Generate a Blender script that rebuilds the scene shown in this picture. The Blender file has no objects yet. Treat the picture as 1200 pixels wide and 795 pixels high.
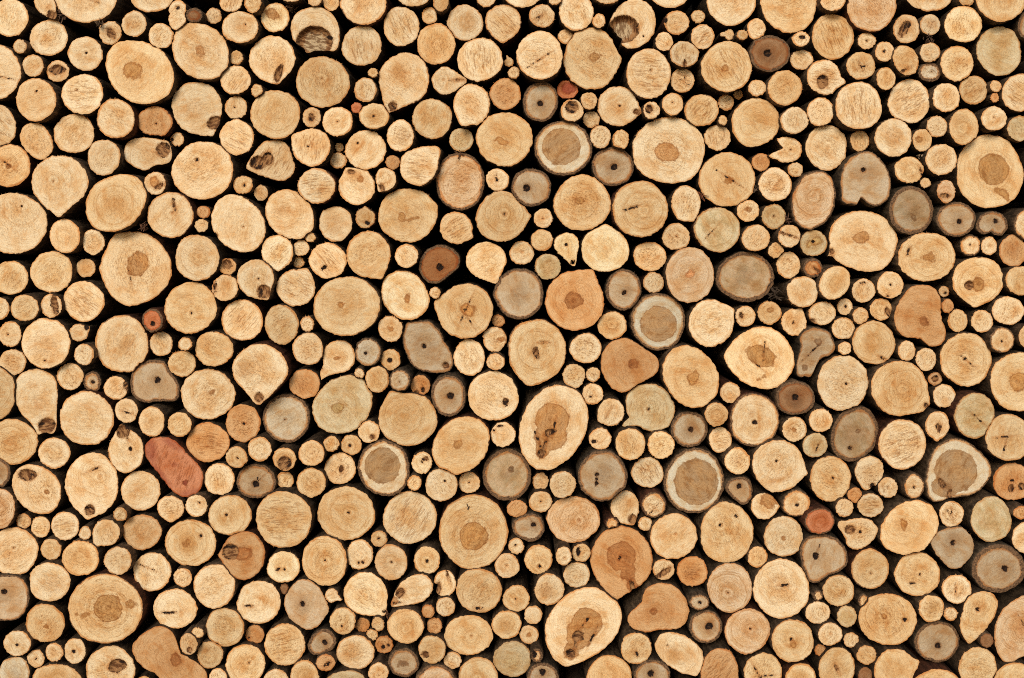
DATA = r"""
# 0 0
-50 -10 168 216 p s
195 -60 330 115 p T5,1.3 k310,90,35,25 \
310 -210 690 133 p s
760 -110 1020 72 p
712 62 858 217 p s
578 122 712 263 p k650,195,22,38,-35 s T10
172 115 397 328 p s
76 230 156 315 p s
130 320 255 452 p s
272 352 405 482 p s k335,410,45,28
-170 258 124 585 p
398 213 602 417 p d505,310
616 236 1022 612 t \ h775,412,52,48 h770,440,110,110,0,.35
870 135 1017 284 p s
92 458 330 712 p d212,538
356 435 606 672 p f d448,527
985 2 1090 175 p P1030,2;1065,5;1088,25;1090,60;1083,80;1088,100;1088,130;1070,160;1040,175;1010,168;990,140;985,105;992,80;988,60;995,30;1012,10 k1040,45,14,10 s
565 578 790 812 p s R
805 622 1010 798 o s d915,725 T5 R
# 200 0
90 48 185 132 b s B
205 44 300 140 p s
285 -60 418 70 p f
430 -55 530 78 t s
527 15 695 190 p h600,85,42,30,40 R s
298 66 515 255 p d437,145 h390,130,60,60,0,.3
700 40 990 305 p P705,140;720,100;760,62;810,44;860,40;910,55;950,85;978,130;990,180;988,240;975,285;955,303;930,300;928,288;880,290;830,292;790,303;770,275;740,255;712,225;702,180 K842,244,106,90 X
645 -40 765 12 p
800 -40 885 36 p
890 -60 990 65 t f
5 133 343 468 p s h170,300,28,28 \
343 297 425 382 t s
290 383 470 555 p f
457 208 730 497 p s K632,435,22,56,18 T5.6,1.1
735 330 1052 632 t s d885,460
470 492 541 571 t
5 482 300 800 p K255,720,45,35,-40 h140,640,60,60,0,.25 T5,1.15
315 565 447 697 p d375,630
468 530 757 815 t h660,650,90,90,0,.25
770 628 882 748 p s k825,690,18,22
888 625 1067 800 p d975,712
1057 600 1120 665 r
# 400 0
-10 -110 265 145 p s R
0 150 235 387 p f
247 38 457 272 p s f
330 -80 520 38 p
470 42 562 145 p s
535 -40 628 70 t
617 25 833 240 t h740,130,50,50,0,.6 n
793 -60 903 43 p
940 -150 1180 45 p
842 25 1055 255 p f R T6
442 135 668 380 t s
677 222 947 480 p f
155 397 215 455 t
75 455 207 600 p s
217 308 515 663 p s K302,625,25,30 T7,1.3 R h335,420,40,40,0,.6
530 392 735 557 p T3,1.5 d598,468 k690,470,35,8
955 320 1010 392 t P965,320;978,330;1000,345;1010,365;1000,388;970,392;957,375;955,355;968,345
975 390 1045 463 p s
655 492 870 740 p s T7
868 457 1052 645 o s h955,545,60,60,0,.25
102 605 280 757 t d190,680 h190,680,40,35,0,.6
415 578 650 815 t s
# 600 0
100 25 250 162 p s h170,100,35,30,0,.4
212 -40 290 30 p
275 -45 480 180 p s
480 -90 640 25 p s
568 -5 845 285 p P600,70;640,25;690,0;740,-5;790,15;825,55;843,110;840,170;815,225;770,265;720,284;680,284;650,268;640,240;665,250;690,220;640,215;605,175;590,150;580,155;572,130 K655,170,88,80 X d772,213
790 -220 1060 48 p
470 80 548 165 p s
268 172 358 260 p s
25 180 297 468 p s d150,358 h148,350,22,22,0,.5
302 162 645 525 t h487,332,30,24 s T3
670 285 932 580 p f d815,410
890 63 1040 205 p R s k900,115,10,25
1050 58 1132 138 t s
840 187 945 300 p s
925 240 1097 393 p f k1012,375,14,18
930 402 1070 543 p f s
65 482 270 715 g d165,607,18 B
262 472 388 580 r h330,520,40,30
285 582 420 717 p K350,628,38,36,-30
403 540 500 642 p s
502 503 760 740 p d630,620 k730,655,20,17 T3.5,1.15
415 650 515 752 p s
770 595 868 698 p s k805,640,22,26
877 545 1005 677 p d940,600
# 800 0
48 142 187 290 p s f
10 553 212 740 t f
140 -130 430 152 p s
452 -180 790 197 t s
378 107 487 233 p s
220 170 300 237 p P230,190;250,185;270,170;292,178;300,200;295,225;275,237;255,230;245,215;222,212
316 175 385 235 t
390 208 630 422 b d498,312,20 B
640 183 747 275 p s k700,220,15,12
808 -60 955 66 p s
757 82 1007 352 t f h890,220,70,50,0,.3
630 293 768 410 p s R
105 238 408 540 t f h250,400,22,24
385 467 492 565 p s
497 412 703 620 t s
728 352 957 555 p P800,355;850,352;890,372;915,405;928,445;950,465;957,490;930,502;905,520;880,545;845,556;800,548;755,520;732,480;728,435;740,395;765,368 K822,480,34,42 f
298 527 355 585 t
208 553 302 650 p s
210 675 262 740 t
285 575 570 862 t h450,708,30,22,30,.8
573 627 740 785 p s
728 570 886 742 p s
# 960 0
165 -120 452 185 c s R
500 -180 790 68 p s
820 -50 912 37 t s
918 -170 1210 130 t h1090,5,60,40,0,.3
1165 60 1310 240 g B
433 85 590 255 p K497,172,24,54,30
592 82 712 205 p s h660,145,35,30,0,.7
735 33 955 248 p s
225 190 335 290 p d280,240
328 243 440 362 p d380,303,8
158 305 330 468 t s h235,385,45,40,0,.4
430 267 585 442 t \ k500,415,35,8,-30
590 250 710 365 p s
580 368 718 480 n B s d660,420
710 268 905 478 t s
920 153 1185 447 y h1055,320,70,60,0,.25
335 395 450 530 t s
93 480 370 758 p f s
403 462 650 725 p f s
665 487 825 658 p s
822 443 990 614 t f
1000 470 1072 542 p
1003 545 1055 602 o
1070 432 1300 655 p f
630 678 752 805 p s
762 635 935 852 t h820,700,50,40,0,.45
948 622 1100 767 p d1025,688
# 0 128
-110 -23 95 220 p f
116 80 310 296 p s \
315 25 550 258 p s
510 177 705 390 p s
722 165 1008 360 p P722,265;735,215;770,178;830,165;890,168;940,178;985,190;1000,225;1008,265;1000,300;970,322;910,330;870,355;835,360;780,335;740,305 K955,238,40,44 T3
-70 203 178 458 t h50,335,18,15 s R
183 270 517 632 p T6,1.25 d310,422
-115 490 277 850 p d125,567 s
498 380 858 718 t / h670,562,38,38,0,.7 h668,560,120,120,0,.25
843 367 970 503 p k935,450,30,14,-35 h905,430,25,25
862 485 1135 757 p k1020,562,9,28,-12 d1008,608 R
998 138 1078 217 p k1008,178,10,14
# 200 128
2 187 367 530 p d153,297,10 s
285 60 487 270 p f
432 180 728 420 p P445,325;470,280;510,225;555,188;610,182;660,190;695,225;715,290;728,340;715,385;680,412;645,420;590,410;530,390;470,365;440,345 K510,315,45,40 K572,290,30,38 f
150 565 232 642 o s
138 643 220 722 p s
365 390 483 497 t d430,445,10
486 445 570 537 p s
238 500 555 840 p d425,690 \ k265,740,12,12
552 470 842 765 p \ h655,585,45,25,-30,.6
703 113 937 337 p d803,217 T10 f
740 345 965 557 p f R
962 197 1016 251 t
932 252 1032 350 p s
983 340 1197 563 p T11 k1055,368,24,14 h1110,410,20,18
868 572 1065 778 p h960,680,50,50,0,.4
785 723 850 780 t
# 400 128
20 122 262 356 p d95,200
265 60 427 250 p s h365,155,40,50,0,.4
340 215 580 455 p P345,300;365,265;410,235;470,220;530,215;570,222;580,250;570,310;560,360;530,410;490,440;450,450;400,435;360,400;342,350 f
258 270 342 357 o s
200 342 321 490 p K238,460,16,24,-15 T7,1.25 s
80 567 198 700 t k152,667,20,10,20 R T12 h140,640,40,40,0,.5
215 465 566 782 t h355,635,22,26 h400,648,40,10,-15 h390,630,110,100,0,.25
553 258 840 592 c s B
630 112 775 250 y s
788 20 1122 337 t h940,192,32,20,20
848 348 982 480 p d910,420,7
575 602 772 792 p f T4
788 480 1112 778 t d955,615,9 T3
# 600 128
130 68 470 390 w H290,220,110,105 B
457 95 580 230 p s
588 120 687 236 t s
468 222 715 450 g d598,338,18 B
705 45 1132 437 p H905,250,72,52,15 s
-5 349 228 570 g d87,462,20 B
240 382 580 712 t h392,540,25,22 s h460,560,90,90,0,.25
588 420 915 752 t k700,580,32,7,-20 R
932 447 1107 660 p T5 s
127 582 240 698 p d182,640
405 673 688 955 p h545,815,20,20,0,.4 T12
880 668 1045 825 p d965,743 s
110 705 240 832 t
# 800 128
125 90 280 243 p f
93 252 426 572 t h273,418,24,24
62 575 340 840 y G R
500 160 700 315 p P500,268;530,258;570,240;590,225;570,210;555,190;560,170;600,162;650,170;690,200;700,240;685,285;640,310;600,314;570,308;550,295;520,290 d634,237
405 258 512 365 o s h460,310,25,25,0,.5
445 340 642 540 p s
615 312 705 400 p s
718 93 966 362 p s h850,225,20,20,0,.4
637 360 897 705 c / B2
462 555 605 705 y d535,628
317 532 450 662 p s h385,590,20,15
# 960 128
182 125 296 250 t s
118 245 422 567 g P125,430;130,370;160,310;210,265;270,245;320,260;365,300;405,360;422,440;410,510;375,555;330,567;290,555;255,525;235,530;225,560;170,555;135,540;130,490 d260,357,14 B2
325 52 543 282 p s h435,160,50,50,0,.4
547 115 662 250 t h592,175,18,14
630 37 752 172 p
625 205 810 388 p s
440 278 614 435 t k600,370,10,30,-20
590 403 655 462 p
690 415 800 552 c k735,508,32,14 h735,480,40,40,0,.5
410 452 672 735 g B G h553,630,18,18
806 150 1198 582 t H1020,355,86,88 h1080,500,50,20,35
685 545 920 747 g d822,660,14 B
922 600 1103 742 g d1035,655,12 B P922,680;935,640;970,608;1020,600;1065,612;1095,645;1103,690;1090,725;1060,742;1025,735;1005,720;985,732;950,730;930,710
1100 38 1260 190 y s
1140 585 1300 765 p B2
# 0 256
288 2 470 205 p
480 65 613 215 p s
582 78 1003 515 p P600,230;625,170;665,100;690,88;760,78;830,82;900,115;955,165;990,225;1003,290;995,360;960,420;900,470;840,500;770,515;710,500;660,460;620,400;592,340;583,290 H808,268,60,72,30 s R
173 193 424 437 t s
445 237 561 347 p
-40 250 165 448 t h75,360,45,40,0,.5 s
370 367 612 608 p f
60 447 228 603 t s
237 443 362 583 p K320,505,20,55,-8
-60 465 55 597 p s
-10 603 125 755 p d45,682
403 618 527 722 p T2,1.2 k508,640,13,13
830 530 955 668 r d895,618,13 B
960 373 1272 678 t d1120,555 h1060,450,40,25,0,.5
1027 97 1285 367 p s
# 200 256
530 97 718 312 p s T6
717 127 812 220 p s
715 223 783 292 t s
808 143 1030 353 p f k900,288,16,10,-30
282 232 385 330 t s k330,270,30,30
240 330 397 485 p k258,405,12,26 h310,380,30,30,0,.5
385 242 607 482 p d513,355 K545,430,40,40 T5,1.2 s
617 292 848 517 p f T1
833 342 1228 690 t h1000,507,22,20 h1010,500,120,100,0,.3
295 475 542 718 p f R
550 505 750 740 t s
758 573 840 667 p s
# 400 256
30 73 288 357 t s T5
313 150 451 292 p s
452 155 695 385 o P455,285;465,235;500,190;550,162;600,158;650,178;685,210;695,250;680,295;640,330;595,365;550,383;510,378;480,350;458,315 d578,288,20 B D
730 138 967 388 p T5.2,1.3 s
232 305 517 598 p \ R h388,472,18,24
540 383 890 707 t h745,535,38,34 T9.5
895 295 1183 592 g B h1030,450,30,18,0,.6
985 132 1130 272 p d1060,198
515 402 582 470 p s
215 573 358 726 p h292,648,15,12
880 563 958 636 o s
828 635 970 783 p s h935,710,20,8
# 600 256
110 67 240 190 t
135 208 288 360 y G
243 85 392 282 p P245,150;260,110;300,88;345,88;365,98;390,125;392,170;382,210;376,260;365,282;340,270;310,240;270,205;250,175 d318,158,9 K358,260,14,16
398 35 688 313 p d540,168 
195 298 540 660 o T1 H362,482,52,42
548 298 757 540 g d660,437,13 B
500 547 675 710 t s
710 138 905 312 p s
767 313 892 438 p s R
882 27 1045 183 p d965,104 s
900 170 1185 497 c h1043,328,30,28 r
697 440 1017 775 w H857,620,103,100 B
# 800 256
345 37 513 192 p s
558 37 690 172 p k625,100,62,7,18
687 68 850 223 y h770,140,48,22,-10 d765,142,10
497 143 592 235 t s
550 195 690 355 p s
707 235 822 347 o k788,303,28,9,40 B r
193 195 537 490 g B G h355,310,40,30,20,.6
855 -45 1265 315 p P850,225;860,180;855,100;875,40;910,0;960,-30;1030,-45;1110,-35;1180,-5;1235,50;1260,115;1255,180;1230,240;1180,295;1120,312;1060,312;980,290;910,255;880,225 H1045,112,48,32,-20 k872,205,14,26
797 280 983 478 t / h900,385,40,40,0,.3
990 353 1130 495 p s k1060,378,16,8
610 340 795 523 p
35 475 305 755 p s T2
308 512 428 637 p k345,572,14,22
440 485 580 625 t h508,540,18,14
577 527 727 690 p d650,613,9 T1
737 488 900 628 p k760,605,22,18 s
905 470 998 568 p d955,517,9
873 580 1010 710 p s
# 960 256
463 85 800 370 t h648,230,40,26 k525,190,10,24,20
197 520 290 622 p s
297 470 427 600 t s k405,550,16,30,-30
340 310 495 470 p d418,388 k402,456,10,10
700 397 763 463 p k742,438,12,10
717 473 790 558 o s
752 533 872 668 t s
432 390 742 752 o P440,580;450,530;485,465;530,410;580,390;640,392;685,420;708,465;714,530;720,590;740,650;740,700;720,735;680,752;640,745;610,722;585,705;540,700;490,690;450,640 h615,608,28,28
780 227 1085 525 t h935,385,35,40 K880,393,27,27 T6.3
825 95 948 220 p d883,157 B2
948 107 1043 218 p d1000,160
1055 95 1215 283 o s h1140,185,40,40,0,.5
1093 280 1280 452 t
1013 457 1205 625 p s
890 537 1020 672 p s
1000 640 1147 790 p d1070,722 B2
# 0 384
127 -55 408 243 p d265,195 s h250,100,80,90,0,.25
555 -75 870 265 p s h740,100,45,35,-30,.7 R
875 23 1012 168 p s
1042 57 1125 137 p
432 95 550 222 p s
-5 128 152 280 p s
-160 225 88 545 t
332 208 490 370 p s
487 255 592 378 n d542,320,12 B
607 285 745 424 p s k735,340,12,22
85 243 340 632 p P90,330;100,290;140,258;200,243;260,255;310,290;330,335;337,400;333,470;335,560;328,600;310,622;280,618;255,618;225,630;215,605;180,560;130,510;95,450;85,390 K278,575,52,45 h215,450,20,40,-20,.6
350 370 665 692 p s R
763 190 1050 440 g P763,320;775,265;810,220;860,195;920,190;965,205;985,245;1030,300;1050,350;1048,400;1025,430;960,432;910,435;860,440;800,420;770,380 d922,305,16 B
672 415 808 560 p s
810 463 963 640 p h885,550,25,25,0,.6
980 495 1122 642 t s
632 565 842 853 p T11.5,1.2 K720,610,40,40 d765,712,10 k745,655,14,6,30 s
-75 535 220 805 t s
983 138 1147 290 t
# 200 384
142 22 367 230 t s
60 243 378 540 p s h240,375,18,12,-40
360 95 687 455 p T6.1,1.3 K518,410,26,28 s h440,240,50,60,0,.5 R
712 27 895 220 p s
885 75 1080 320 p P890,170;905,120;940,88;990,75;1040,88;1070,125;1080,170;1065,225;1030,258;980,270;930,280;895,300;880,320;878,290;875,260;885,235;895,215 h975,180,18,11 k885,243,12,10
693 243 875 418 o s h765,335,40,30,0,.5
540 390 815 677 n d670,540 B
322 450 527 672 o d430,565,8 s
830 278 1182 625 y / h980,470,32,32
90 555 350 790 o f h240,670,30,40,-20,.5
1075 238 1135 300 p
895 635 988 730 t s
993 628 1120 750 t d1050,693,9
452 640 592 787 p s
# 400 384
80 62 232 227 n d143,152,8 B2
228 127 347 252 t d283,193,12
140 225 280 385 t
280 247 405 372 n B2 d340,320
405 278 520 400 o k440,382,16,16 k478,363,13,13 s
358 -40 655 275 g P360,60;368,10;395,-30;460,-40;520,-33;555,-5;580,25;605,80;640,140;653,190;652,235;625,258;570,268;490,258;425,230;388,180;366,110 d483,108,13 k612,222,20,18 B2
655 68 843 283 p s
850 150 957 252 p s
742 255 1040 545 p s K962,437,18,24
528 280 728 522 g d638,402,20 B
217 372 562 697 t h360,515,48,28,15,.8 T11
530 520 870 862 t h680,685,28,20 h700,690,120,120,0,.25 R /
875 553 1022 702 p k930,577,14,7 k895,607,8,10
97 545 225 678 p k182,640,18,14
# 600 384
-28 -48 317 343 t P-25,130;-20,70;0,20;40,-20;100,-40;170,-48;230,-25;280,20;312,80;317,150;300,220;265,270;210,310;150,335;95,343;60,320;20,270;-10,220 K140,147,16,34,-15 k190,87,24,6 R
335 33 525 210 p s
297 213 430 357 p s y
433 232 518 322 p s
520 62 865 382 o P520,210;530,150;560,100;610,70;670,62;710,78;750,105;800,140;850,175;865,215;855,255;830,285;780,310;720,345;680,375;640,382;590,360;550,310;527,260 h710,215,28,30 h700,220,150,110,0,.25
880 103 1217 472 t \ h1065,295,32,40,25
413 327 535 452 p s d462,405
500 415 657 580 p T8 s
640 330 957 612 y P665,420;680,385;730,345;790,330;850,335;905,370;940,420;957,470;945,540;910,585;850,610;790,605;735,580;690,578;650,585;645,565;685,540;670,490 d797,480,7 s
40 335 448 837 p / H235,540,98,95 H225,640,95,80 H180,710,40,60,15 K172,738,24,24 k222,615,34,18,-20 k252,565,5,26,10 k192,690,8,44,20 k150,650,5,40,-20
930 492 1147 703 g B d1047,598,15
450 588 585 717 p k482,667,16,10
605 592 782 777 t s h690,680,60,60,0,.3
797 607 955 772 p s
# 800 384
245 -5 658 362 t P245,175;255,135;290,85;350,35;420,0;490,-5;550,15;600,60;640,120;658,180;650,240;615,300;570,340;510,362;440,355;370,330;310,285;265,230 H458,167,85,58,25 h458,298,16,8,-20
660 0 893 300 g P672,200;690,120;685,60;710,20;760,2;820,5;865,40;893,95;890,135;860,165;815,180;790,215;770,260;750,292;720,285;700,295;675,285;668,250 h790,85,22,22 h715,235,14,14 B2
548 315 778 513 b B d658,410,18
787 160 1090 488 p s d960,330,7
218 318 340 443 p R
128 438 268 582 t s
277 387 567 697 p d420,555,12 h405,500,18,25,0,.5 R B2
582 523 728 670 p s h652,600,14,12
740 475 880 612 p s
703 617 850 762 y d795,688
868 462 1147 785 g / B G h1022,608,10,10 k980,708,13,12
153 582 290 735 p s
910 82 990 163 p s
# 960 384
193 -40 448 218 t h345,95,90,80,0,.4 k380,185,30,8,30
460 75 565 195 p s
565 118 687 257 p s
303 195 650 520 t P303,340;315,285;350,240;410,205;480,195;545,210;600,250;635,320;645,390;652,435;635,475;600,498;540,510;470,520;400,505;350,465;315,410 s k630,460,14,20,-30
637 263 722 342 c s k680,300,20,18
667 332 800 470 p s
705 32 1015 347 t d853,185,7 s
1000 143 1345 492 t H1165,318,48,52
790 380 1028 652 y G R h910,540,60,60,0,.2
620 490 765 670 p T6 K700,585,16,28,-15
975 507 1260 780 t h1120,650,30,25,0,.5
345 538 628 833 p s f R
1170 -15 1270 120 p
# 0 512
222 5 412 188 p s
845 0 1190 355 r P845,80;860,35;900,5;950,0;1010,15;1060,55;1110,110;1165,165;1190,215;1185,275;1160,325;1110,352;1060,350;1010,320;960,260;910,195;865,140 h1080,268,12,12 h880,80,45,90,-10,.75 h1010,40,80,26,30,.65 h935,220,26,110,-38,.7 h1120,330,80,26,-10,.55 h1020,165,24,16,0,.5 R f
-90 110 60 300 g B
67 162 360 455 p K158,225,55,34,5 \ s h272,322,12,12
380 95 692 487 p K527,430,30,32 T6.3,1.1 k545,193,32,6,-25 h585,235,16,24,0,.6
705 200 940 435 p h800,310,25,30,0,.5
920 345 1080 505 p T6 s
1085 338 1215 472 p d1167,388,6
-90 305 88 540 c s
93 450 180 542 p s
182 467 293 593 p s
298 440 465 610 p f
660 415 745 497 t s
720 455 950 667 o y s
460 523 533 605 p
540 485 703 647 p T7.3,1.25 s
965 485 1268 757 t h1100,620,22,22 k1178,582,10,14 h1100,620,90,90,0,.25
-50 530 222 820 p s d78,652
237 597 358 724 t
# 200 512
322 55 450 185 t d390,125
596 65 735 200 t K668,155,40,40 s
747 20 900 172 p s
900 92 1085 280 p s k1000,190,14,22
195 155 373 343 p s
387 160 617 362 g d495,278,20 B
622 205 720 307 t s
738 182 910 363 t s T6
220 342 473 578 t d327,457,7
498 318 827 652 t f h640,450,70,60,0,.4
857 290 1200 608 t d1045,445 h1000,450,150,110,0,.2
# 400 512
97 18 400 350 w H240,168,102,102 B
410 87 532 220 p k495,130,18,15 d475,150
385 225 470 318 t s
490 187 680 377 p d607,262 s
685 205 813 332 p d748,268
828 70 1112 375 g B G h990,190,18,18
240 320 560 630 p f
570 340 978 775 t H772,582,80,80 R s
968 370 1090 473 o f
1000 450 1190 617 g P1000,520;1015,490;1060,462;1110,450;1160,465;1187,510;1185,560;1155,600;1110,617;1060,600;1015,570 d1127,516,14 B
978 592 1072 690 p d1020,637
172 550 270 648 t d220,597,7
# 600 512
120 210 215 313 p s
220 203 375 362 p s
98 318 238 445 p d168,380
388 82 675 380 g B k497,222,10,14 k497,248,7,8 k495,275,10,14
698 118 890 300 p f s
578 313 745 522 p T5,1.2 K706,484,28,28 h665,400,40,45,0,.4
760 325 903 475 p s R B2
202 348 518 622 c s r d395,490
738 468 825 553 p s
548 475 626 545 p R B2
808 448 1087 718 p d960,570
890 65 1245 452 w H1080,265,125,132 B
255 643 350 755 p d308,712
352 627 462 735 t k388,675,10,22 s
# 800 512
243 62 397 223 p s h320,140,35,35,0,.5
250 235 410 397 g P250,285;275,255;320,238;370,238;402,265;410,310;405,355;380,392;345,396;310,372;270,335;252,310 d333,288,14 B
408 18 732 327 p d550,143 h550,255,70,18,-15,.8 s T3.5
745 112 985 382 t d880,240 s
402 330 570 485 p h520,370,60,45,-20 T3
585 312 748 468 p d670,400,8 B2
715 420 890 572 r B2 r
965 298 1055 388 o s
895 365 1003 472 p s
105 380 417 738 t d222,518,8 k315,465,10,8 s r
475 465 707 702 p h588,600,14,14 s
690 577 967 857 g P690,680;700,630;735,590;790,577;850,578;905,600;950,650;967,700;960,750;920,790;860,810;820,838;780,857;735,840;705,790;695,730 d780,697,16 B
380 640 497 768 t s
# 960 512
208 113 377 318 p T6.5,1.2 d313,287,15 s h285,205,40,40,0,.4
223 332 378 473 p f
345 237 462 360 p s d403,295 h370,290,20,22,0,.5
500 215 617 365 p d555,297,8 B2
622 10 1010 385 w P625,260;632,200;650,130;690,65;740,25;800,10;870,30;930,75;975,120;1005,170;1008,220;980,270;930,320;870,345;800,355;760,360;710,378;670,382;640,350;628,300 H800,200,120,122 H740,290,80,60 K720,275,16,35,-30 k760,330,10,40,10 B2
1020 153 1260 372 o k1125,300,15,22 k1188,292,20,20 k1130,257,8,8 s
703 378 850 532 p s r
887 350 1130 617 y G
358 372 698 692 t / h498,515,14,28 h510,560,110,80,30,.3
655 530 908 775 g P655,620;680,575;730,545;790,530;840,535;885,570;908,630;895,690;865,730;830,765;800,775;755,765;715,720;680,680 d785,622,15
103 475 345 665 p P105,520;115,495;150,490;200,480;250,475;300,485;330,515;345,545;325,600;285,640;235,662;195,660;165,635;150,590;130,555 K180,545,30,26 d240,557,8 s
1138 405 1230 487 o s
1130 490 1350 690 p s
# 0 636
-95 185 172 460 g d25,290,16 B2 c
170 115 415 348 p s h310,245,70,50,0,.4
362 -10 580 195 t s h430,80,70,60,0,.3
608 25 770 190 p s
780 58 1003 288 p s
1013 150 1125 262 p s
398 180 838 592 t H632,385,82,82 h770,360,32,22 h485,425,35,14 R s
895 270 1155 505 p k985,412,30,6
148 358 382 586 t h270,490,14,14 s
18 515 182 667 p d102,600
158 628 262 733 p d210,680,6
264 588 372 700 p s h315,645,35,35,0,.5
375 560 502 712 p d432,638,9
-5 672 172 860 n y
190 712 478 910 t h330,800,110,80,0,.4
502 603 792 890 p K690,718,50,36 K660,745,30,14,30 s
765 490 1230 880 o P768,630;785,585;830,540;880,505;935,490;985,505;1020,540;1045,600;1060,645;1110,675;1170,710;1205,750;1222,800;1215,860;1150,885;1040,880;960,830;910,775;850,745;800,700 h1030,688,30,36 h1010,720,90,70,0,.3
800 783 890 850 t
# 200 636
133 128 378 390 p s
278 -66 553 220 o K350,55,48,46 h425,60,48,40,-10 R T9
562 50 758 238 p k632,157,13,11 k665,155,7,7
768 -41 1035 255 t d905,107 s
1032 -19 1187 160 p k1125,115,9,9 k1102,118,7,8
387 225 645 478 p k463,373,24,7
662 215 928 512 g P665,370;670,320;700,265;740,228;790,215;840,230;880,280;910,340;928,385;915,425;880,470;850,500;800,512;750,490;690,440 d772,360,14 c
903 268 1003 355 p P905,310;915,280;945,268;970,280;985,310;1000,330;1000,345;970,342;945,355;920,345
205 383 430 610 t s h320,470,60,60,0,.35
120 498 195 562 t
52 530 157 662 p k110,628,16,16 s
437 482 548 593 o k460,560,9,9
548 475 788 723 t s f
155 580 308 738 t s
320 597 555 840 t s d458,705
223 737 332 850 p s
930 378 1085 540 t s d1003,490
803 500 970 660 g P803,605;815,570;845,530;890,505;930,512;960,545;970,585;950,625;910,645;870,660;830,655;808,635 d903,583,14 R B
970 540 1195 745 p h1065,640,50,40,0,.4 s
848 655 965 755 o k920,712,24,10,-40 s
700 690 870 880 t h785,770,55,55,0,.6
545 742 690 880 p
895 750 1155 950 y
640 240 690 305 b
# 400 636
12 172 272 432 p T4.6,1.2 s k255,405,14,10
195 10 388 222 t c d292,115
425 20 578 188 t d503,108,7
285 182 537 380 p P287,365;295,340;315,290;345,240;390,205;440,185;490,188;525,220;537,265;520,310;480,345;430,362;380,370;330,378;295,378 K345,295,26,30,35 k320,355,30,6 h305,350,25,25
540 160 675 315 p P545,210;570,175;610,160;650,180;673,225;672,270;640,305;605,315;570,305;555,280;565,250;545,235 K570,265,16,36 k625,200,8,40,-20
672 153 940 410 t s k800,385,20,8
898 62 1045 210 p d968,135
945 250 1103 407 t d1022,332
470 362 547 445 o r
552 320 667 433 p s
80 440 167 525 o s
177 435 252 522 t s
145 505 215 577 t s
198 545 302 650 o s k245,612,10,10 k275,600,7,7
500 440 592 537 o s
267 387 485 593 t
272 620 455 790 g B h355,710,22,18
450 545 612 710 t h540,630,60,55,0,.6 k490,655,22,16
602 425 890 662 t d762,550
600 640 705 742 p s
686 670 918 910 t
432 715 675 960 c B
880 400 1055 567 t h955,490,55,50,-30,.8
1070 370 1178 480 p
1043 485 1158 598 p h1100,543,12,12
888 575 1112 790 y h1000,690,60,60,0,.3
157 705 275 830 p s
1110 620 1180 705 p s k1130,655,12,18 B
# 600 636
72 12 238 187 t d160,140,9 s
300 115 457 268 p s
133 180 307 368 p h205,285,40,40,0,.7 s
460 -96 825 343 o T6.4,1.2 H640,80,85,82,-25 H680,170,45,50 H712,265,30,55,-15 k706,260,13,48,-14 K722,300,14,16 k632,90,6,14,20
190 260 645 730 p P193,520;200,460;230,400;280,340;340,290;410,265;480,260;550,290;610,340;642,400;640,470;615,540;570,600;510,650;440,690;380,715;330,730;280,715;235,670;205,600 H440,470,85,90,-40 H390,540,70,90 H345,640,40,50 k385,550,30,34,20 K345,652,28,26 k430,465,5,26,35 k375,600,7,40,20 k470,560,5,40,25
825 98 953 220 p k890,175,50,16,-35 s
965 80 1148 258 o h1050,180,40,40,0,.6 s
672 240 1037 527 o P675,450;690,410;730,375;760,345;770,300;800,262;850,240;910,240;960,262;1005,310;1032,365;1035,430;1010,480;960,510;900,512;850,515;800,527;740,515;695,490 h830,405,22,22 h830,405,100,80,0,.25
1040 305 1157 397 n d1100,350,8 B2
1040 398 1233 590 g d1155,490,20 B
637 527 820 712 t k728,645,7,18,-15 s
838 530 1122 780 p P840,620;848,575;880,540;940,530;1000,542;1060,575;1105,620;1122,665;1115,725;1080,775;1040,775;980,760;920,725;865,675 d913,608,6 h945,660,40,50,0,.7
435 660 703 920 t
715 690 930 880 g d815,768,18 B
90 705 275 880 g d180,762,18 B
# 800 636
145 122 408 412 c r d265,295
412 95 743 447 p k597,250,25,7 s h560,240,60,60,0,.25
245 385 515 658 c r R d395,505
522 450 768 703 t d637,567,8 h650,600,14,20
718 345 865 478 p s
765 283 822 342 p B2
820 190 1008 373 t s
792 470 940 605 p s d865,535
905 370 1022 497 y h970,440,40,40,0,.4
942 527 1033 618 p s
775 595 840 668 o
797 615 1010 870 t K905,740,10,28,-25 h900,740,60,80,0,.3
357 645 583 880 t s
600 705 783 890 t h690,790,50,50,0,.7 R
105 618 328 910 o f
1020 602 1137 717 t s
1030 732 1113 830 b s
# 960 636
230 305 295 387 t B2
187 35 410 275 t d303,180 R s
440 58 710 315 t d592,187 k545,237,12,7 s
720 190 893 360 p s d800,277
895 10 1210 295 g B3 d1088,152,16
232 300 570 602 t h380,435,14,14 h375,445,55,30,0,.4 s k500,450,14,10
582 308 733 470 t h660,390,35,35,0,.8 s
730 378 812 462 p s
822 283 1047 597 t P825,480;835,420;855,350;890,305;950,285;1000,290;1040,325;1047,375;1030,430;1000,480;960,530;920,570;885,595;870,590;850,560;830,520 d930,393,13
557 462 825 703 g B d697,605,18
945 535 1022 618 b s
815 612 1042 860 t s
1022 290 1400 705 c P1028,520;1035,470;1070,400;1130,345;1210,305;1300,310;1370,370;1400,470;1380,580;1320,650;1240,660;1180,675;1140,700;1090,700;1050,660;1032,600 h1185,525,22,50,0,.6 s
322 625 588 870 t P322,750;335,700;370,650;430,627;490,630;525,655;555,680;588,690;580,720;565,750;540,800;500,850;430,872;360,850;330,800 h430,740,80,60,0,.5
545 740 840 960 t R
1020 705 1300 950 t
"""
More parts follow.
